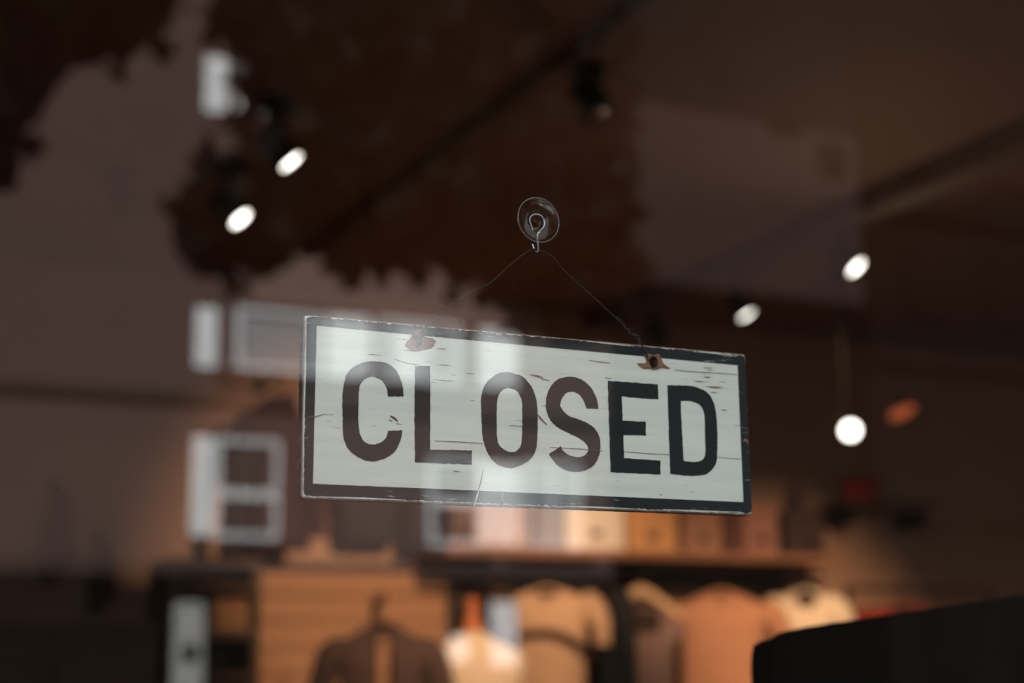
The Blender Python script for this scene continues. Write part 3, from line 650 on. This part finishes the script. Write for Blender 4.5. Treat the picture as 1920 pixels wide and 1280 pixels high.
# rack rail carrying the red sweater
q = P(1690, 1100, 5.6); rk = empty('garment_rack', (q.x, 5.6, 0), label='black metal garment rack carrying the red sweater at the far right', cat='clothes rack')
MB().tube([(q.x - .35, 5.6, q.z - .012), (q.x + .6, 5.6, q.z - .012)], .012, 10).build('rail', M['black'], rk)
for dx in (-.35, .6): MB().tube([(q.x + dx, 5.6, .02), (q.x + dx, 5.6, q.z - .012)], .014, 10).build('upright', M['black'], rk); MB().box((q.x + dx - .02, 5.35, 0), (q.x + dx + .02, 5.85, .03)).build('foot', M['black'], rk)
# coat and bags on wall hooks
def wallhook(x, y, Y, nm, par_label):
    q = P(x, y, Y); t = empty('wall_hook', (q.x, 6.0, q.z), label=par_label, cat='hook')
    MB().box((q.x - .02, 5.985, q.z - .03), (q.x + .02, 6.0, q.z + .05)).build('hook_plate', M['black'], t)
    MB().tube(crom([(q.x, 5.99, q.z - .01), (q.x, Y + .05, q.z - .012), (q.x, Y - .01, q.z - .008), (q.x, Y - .02, q.z + .02)], 4), .007, 8).build('hook_arm', M['black'], t, smooth=True)
    return q
q = wallhook(522, 705, 5.72, 'coat', 'black wall hook holding the burgundy coat behind the sign')
garment('coat', 'dark burgundy coat hanging on the wall behind the left end of the sign', 'coat', (q.x, 5.72, q.z), R(25), cloth('burgundy_wool', (.045, .02, .024)), hw=.165, length=.56, sleeve=.40, seed=11, slope=.9, neck=.05, depth=.09, flare=1.15)
def bag(x, y0, wpx, hpx, Y, col, label):
    q = wallhook(x, y0 - 55, Y, 'bag', label.split(' bag')[0] + ' bag hook on the back wall'); s = (P(x + wpx / 2, y0, Y).x - q.x); zt = P(x, y0, Y).z; zb = P(x, y0 + hpx, Y).z
    t = empty('canvas_bag', (q.x, Y, zb), label=label, cat='bag', group='canvas bags on wall hooks'); m = cloth('bag_cloth_' + str(x), col)
    rs = [[(q.x + s * k_ * math.copysign(abs(math.cos(a)) ** .6, math.cos(a)), Y + .06 * d_ * math.sin(a), z_) for a in [2 * math.pi * i / 24 for i in range(24)]] for z_, k_, d_ in ((zb, .86, .8), (zb + .02, .95, 1.2), ((zb + zt) / 2, 1, 1.3), (zt - .03, .97, .7), (zt, .95, .5))]
    MB().rings(rs).build('bag_body', m, t, smooth=True)
    for d_ in (-.02, .02): MB().tube(crom([(q.x - s * .5, Y + d_, zt - .02), (q.x - s * .25, Y + d_ * .5, zt + (q.z - zt) * .75), (q.x, Y, q.z + .004), (q.x + s * .25, Y + d_ * .5, zt + (q.z - zt) * .75), (q.x + s * .5, Y + d_, zt - .02)], 5), .008, 6).build('strap', m, t, smooth=True)
bag(692, 850, 112, 172, 5.86, (.035, .035, .042), 'dark slate canvas bag on the back wall under the letter C')
bag(792, 884, 80, 165, 5.86, (.03, .03, .036), 'smaller charcoal canvas bag on the back wall under the letter L')

# ---- dress form
mq = P(886, 1190, 5.0); MX, MY = mq.x, 5.0; zN = P(886, 1120, 5.0).z
df = empty('dress_form', (MX, MY, 0), label='cream dress form with turned orange wooden neck at the bottom of the view', cat='mannequin')
M['linen'] = base('cream_linen', (.58, .47, .36), .9, var=.06, scale=30)
M['neckwood'] = base('orange_turned_wood', (.42, .13, .05), .35, var=.2, scale=10, stretch=(5, 5, 1))
zc = P(886, 1178, 5.0).z                        # where the neck cap sits on the linen
MB().lathe([(.006, zN), (.022, zN - .006), (.026, zN - .022), (.020, zN - .04), (.024, zN - .07), (.036, zc + .01), (.046, zc - .004), (.046, zc - .012)], 24, 'Z', (MX, MY, 0)).build('neck_cap', M['neckwood'], df, smooth=True)
rs = []
for dz, wx, dy in ((-.012, .046, .044), (-.03, .062, .055), (-.055, .10, .07), (-.085, .165, .085), (-.11, .205, .095), (-.14, .218, .10), (-.20, .205, .11), (-.28, .18, .115), (-.40, .135, .10), (-.52, .155, .115), (-.64, .175, .12), (-.66, .17, .115)):
    rs.append([(MX + wx * math.cos(a) * math.cos(.35) - dy * math.sin(a) * math.sin(.0), MY + dy * math.sin(a) - wx * math.cos(a) * math.sin(.35), zc + dz) for a in [2 * math.pi * i / 32 for i in range(32)]])
MB().rings(rs[::-1]).build('torso', M['linen'], df, smooth=True)
MB().tube([(MX, MY, .04), (MX, MY, zc - .6)], .017, 12).build('pole', M['neckwood'], df, smooth=True)
for i in range(3):
    a = i * 2.094 + .4; MB().tube(crom([(MX, MY, .22), (MX + .15 * math.cos(a), MY + .15 * math.sin(a), .16), (MX + .26 * math.cos(a), MY + .26 * math.sin(a), .02)], 4), .013, 8).build('foot', M['neckwood'], df, smooth=True)
# ---- striped jacket on a stand in front of the plank panel
sq = P(716, 1122, 4.9)
st = empty('coat_stand', (sq.x, 4.98, 0), label='slim black coat stand holding the striped jacket', cat='coat stand')
MB().tube([(sq.x, 4.98, .02), (sq.x, 4.98, sq.z)], .014, 10).build('pole', M['black'], st)
MB().tube(crom([(sq.x, 4.98, sq.z - .03), (sq.x, 4.93, sq.z - .01), (sq.x, 4.88, sq.z - .012), (sq.x, 4.87, sq.z + .01)], 4), .008, 8).build('arm', M['black'], st)
MB().lathe([(.0001, 0), (.17, 0), (.17, .015), (.03, .03), (.015, .04)], 28, 'Z', (sq.x, 4.98, 0)).build('base', M['black'], st)
garment('striped_jacket', 'dark horizontally striped jacket with open front left of the dress form', 'jacket', (sq.x, 4.9, sq.z), R(-14), striped('dark_stripes', (.035, .02, .018), (.10, .06, .052)), hw=.20, length=.65, sleeve=.5, neck=.045, scoop=.05, seed=12, parted=True, slope=.55)

# ---- dark shelving unit with folded clothes at the left
ux0, ux1 = P(318, 1200, 5.3).x, P(488, 1200, 5.3).x; uz = P(400, 1046, 5.3).z
un = empty('shelving_unit', ((ux0 + ux1) / 2, 5.5, 0), label='dark open shelving unit with folded clothes at the left of the plank panel', cat='shelving')
for x in (ux0, ux1 - .035): MB().box((x, 5.3, 0), (x + .035, 5.7, uz)).build('side_panel', M['darkwood'], un)
zsx = [P(400, y, 5.3).z for y in (1046, 1092, 1182, 1262)] + [1.0, .6, .2]
for z in zsx: MB().box((ux0 + .035, 5.3, z - .03), (ux1 - .035, 5.7, z)).build('shelf_board', M['darkwood'], un)
MB().box((ux0 + .035, 5.69, 0), (ux1 - .035, 5.7, uz)).build('back_board', M['darkwood'], un)
def folded(x0, x1, shelf_z, n, cols, label, Y=5.34):
    a, b_ = P(x0, 1150, Y).x, P(x1, 1150, Y).x
    for i in range(n):
        z0 = shelf_z + .002 + i * .032; t = empty('folded_sweater', ((a + b_) / 2, Y + .15, z0), label=label[i], cat='sweater', group='folded sweaters in the shelving unit')
        m = cloth('folded_' + str(x0) + str(i), cols[i % len(cols)]); e = .006 * (i % 2)
        MB().box((a + e, Y + e, z0), (b_ - e, Y + .3, z0 + .029)).build('folded_body', m, t, bevel=.01)
        MB().box((a + .03, Y - .003, z0 + .012), (b_ - .03, Y + .1, z0 + .018)).build('fold', m, t, bevel=.002)
folded(400, 476, zsx[2], 4, [(.55, .32, .17), (.50, .28, .15), (.58, .34, .19), (.45, .24, .13)], ['tan folded sweater, lowest of the pile in the shelving unit', 'tan folded sweater, second from below in the shelving unit pile', 'tan folded sweater, third from below in the shelving unit pile', 'tan folded sweater, topmost of the pile in the shelving unit'])
folded(338, 392, zsx[2], 2, [(.16, .07, .05), (.12, .06, .05)], ['maroon folded sweater beside the tan pile, lower of two', 'maroon folded sweater beside the tan pile, upper of two'])

# ---- scarves on hooks and a low cabinet at the far left
def scarf(x, y0, y1, wpx, col, label, hl):
    Y = 5.85; q = wallhook(x, y0, Y, 'scarf', hl); zb = P(x, y1, Y).z; s = P(x + wpx / 2, y0, Y).x - q.x
    t = empty('scarf', (q.x, Y, zb), label=label, cat='scarf', group='scarves on the left wall hooks'); m = cloth('scarf_' + str(x), col)
    for sg, k_, dz in ((-1, 1, 0), (1, .85, .06)):
        rs = []
        for i in range(9):
            f = i / 8; z_ = zb + dz + (q.z - .005 - zb - dz) * f; wd = s * k_ * (.55 if f < .9 else .3) * (1 + .15 * math.sin(f * 7 + sg))
            rs.append([(q.x + sg * s * .42 * (1 - f ** 3) + wd * math.cos(a), Y + (.03 + .012 * math.sin(a * 3)) * math.sin(a) - .01, z_) for a in [2 * math.pi * j_ / 18 for j_ in range(18)]])
        MB().rings(rs).build('scarf_end', m, t, smooth=True)
    MB().tube([(q.x - s * .35, Y - .01, q.z - .012), (q.x, Y - .012, q.z + .006), (q.x + s * .35, Y - .01, q.z - .012)], .022, 10).build('scarf_loop', m, t, smooth=True)
scarf(112, 915, 1090, 60, (.018, .009, .012), 'dark plum scarf on a hook at the far left', 'black wall hook holding the plum scarf at the far left')
scarf(196, 1010, 1150, 54, (.05, .03, .024), 'dark brown scarf on a hook beside the plum one', 'black wall hook holding the brown scarf at the far left')
a, b_ = P(-120, 1200, 5.3).x, P(296, 1200, 5.3).x; zt = P(100, 1168, 5.3).z
lc = empty('low_cabinet', ((a + b_) / 2, 5.5, 0), label='dark wooden cabinet along the bottom left of the view', cat='cabinet')
MB().box((a, 5.3, .08), (b_, 5.78, zt - .03)).build('cabinet_body', M['darkwood'], lc); MB().box((a - .015, 5.28, zt - .03), (b_ + .015, 5.78, zt)).build('cabinet_top', M['darkwood'], lc)
for k in range(2):
    xa = a + .02 + k * (b_ - a) / 2; o = MB().box((xa, 5.282, .12), (xa + (b_ - a) / 2 - .04, 5.3, zt - .06)).build('cabinet_door', M['darkwood'], lc, bevel=.003)
    MB().tube([(xa + .05, 5.26, zt - .3), (xa + .05, 5.26, zt - .2)], .006, 8).build('handle', M['steel'], o)
for x in (a + .05, b_ - .09): MB().box((x, 5.34, 0), (x + .04, 5.74, .08)).build('foot', M['darkwood'], lc)

# ---- small things at the right
x0, x1 = P(1590, 935, 5.7).x, P(1760, 935, 5.7).x; zz = P(1625, 938, 5.7).z
s2 = empty('wall_shelf', ((x0 + x1) / 2, 6.0, zz - .025), label='short dark wall shelf holding a red box at the far right', cat='shelf')
MB().box((x0, 5.66, zz - .025), (x1, 6.0, zz)).build('shelf_board', M['darkwood'], s2)
for x in (x0 + .05, x1 - .07): MB().box((x, 5.75, zz - .12), (x + .02, 6.0, zz - .025)).build('bracket', M['black'], s2)
a, b_ = P(1603, 920, 5.7).x, P(1645, 920, 5.7).x
t = empty('gift_box', ((a + b_) / 2, 5.75, zz), label='small red box on the short wall shelf right of the sign', cat='box'); m = base('red_card', (.42, .04, .025), .6)
MB().box((a, 5.7, zz + .001), (b_, 5.8, zz + .09)).build('box_body', m, t, bevel=.003); MB().box((a - .004, 5.696, zz + .09), (b_ + .004, 5.804, zz + .125)).build('box_lid', m, t, bevel=.003)
q = P(1690, 773, 5.6); t = empty('pendant_lamp', (q.x, q.y, CEIL), label='small dim orange pendant lamp right of the round spotlight', cat='lamp')
M['amber'] = emit('dim_amber_bulb', (1, .20, .07), .42)
MB().tube([(q.x, q.y, CEIL), (q.x, q.y, q.z + .05)], .004, 6).build('cord', M['black'], t)
ax = Vector((.88, -.2, .40)).normalized(); MB().tube([q - ax * .07, q - ax * .05, q, q + ax * .05, q + ax * .085], [.012, .026, .032, .026, .008], 14).build('bulb', M['amber'], t, smooth=True)
MB().lathe([(.0001, q.z + .06), (.02, q.z + .055), (.026, q.z + .02), (.02, q.z + .015)], 14, 'Z', (q.x, q.y, 0)).build('socket', M['black'], t)

# ---- window deck and the black board on it
dk = struct(MB().box((WX0, .052, 0), (WX1, .95, .56)), 'trim_1', M['darkwood'])
BYF = .30
prof = [(1452, 1250), (1453, 1226), (1457, 1210), (1467, 1201), (1480, 1197), (1492, 1194), (1501, 1186), (1520, 1180), (1560, 1172), (1700, 1151), (1920, 1119), (2150, 1086)]
pts = [(P(x, y, BYF).x, P(x, y, BYF).z) for x, y in prof]
pts = [(pts[0][0] + .012, .565), (pts[0][0], .60)] + pts + [(pts[-1][0] + .02, pts[-1][1] - .03), (pts[-1][0] + .03, .60), (pts[-1][0] + .02, .565)]
bb = empty('display_board', (pts[5][0] + .15, BYF, .56), label='black display board with rounded corner standing in the lower right of the window', cat='board')
M['blackboard'] = base('matt_black_board', (.004, .004, .004), .9, var=.2, scale=12, spec=0)
MB().plate([pts[::-1]], BYF, BYF + .035).build('board', M['blackboard'], bb, bevel=.004)
xm = pts[5][0] + .15
MB().tube([(xm, BYF + .03, 1.1), (xm, BYF + .36, .575)], .012, 8).build('rear_leg', M['black'], bb)
MB().box((pts[0][0] + .02, BYF - .01, .56), (pts[-1][0], BYF + .05, .575)).build('foot_rail', M['black'], bb)
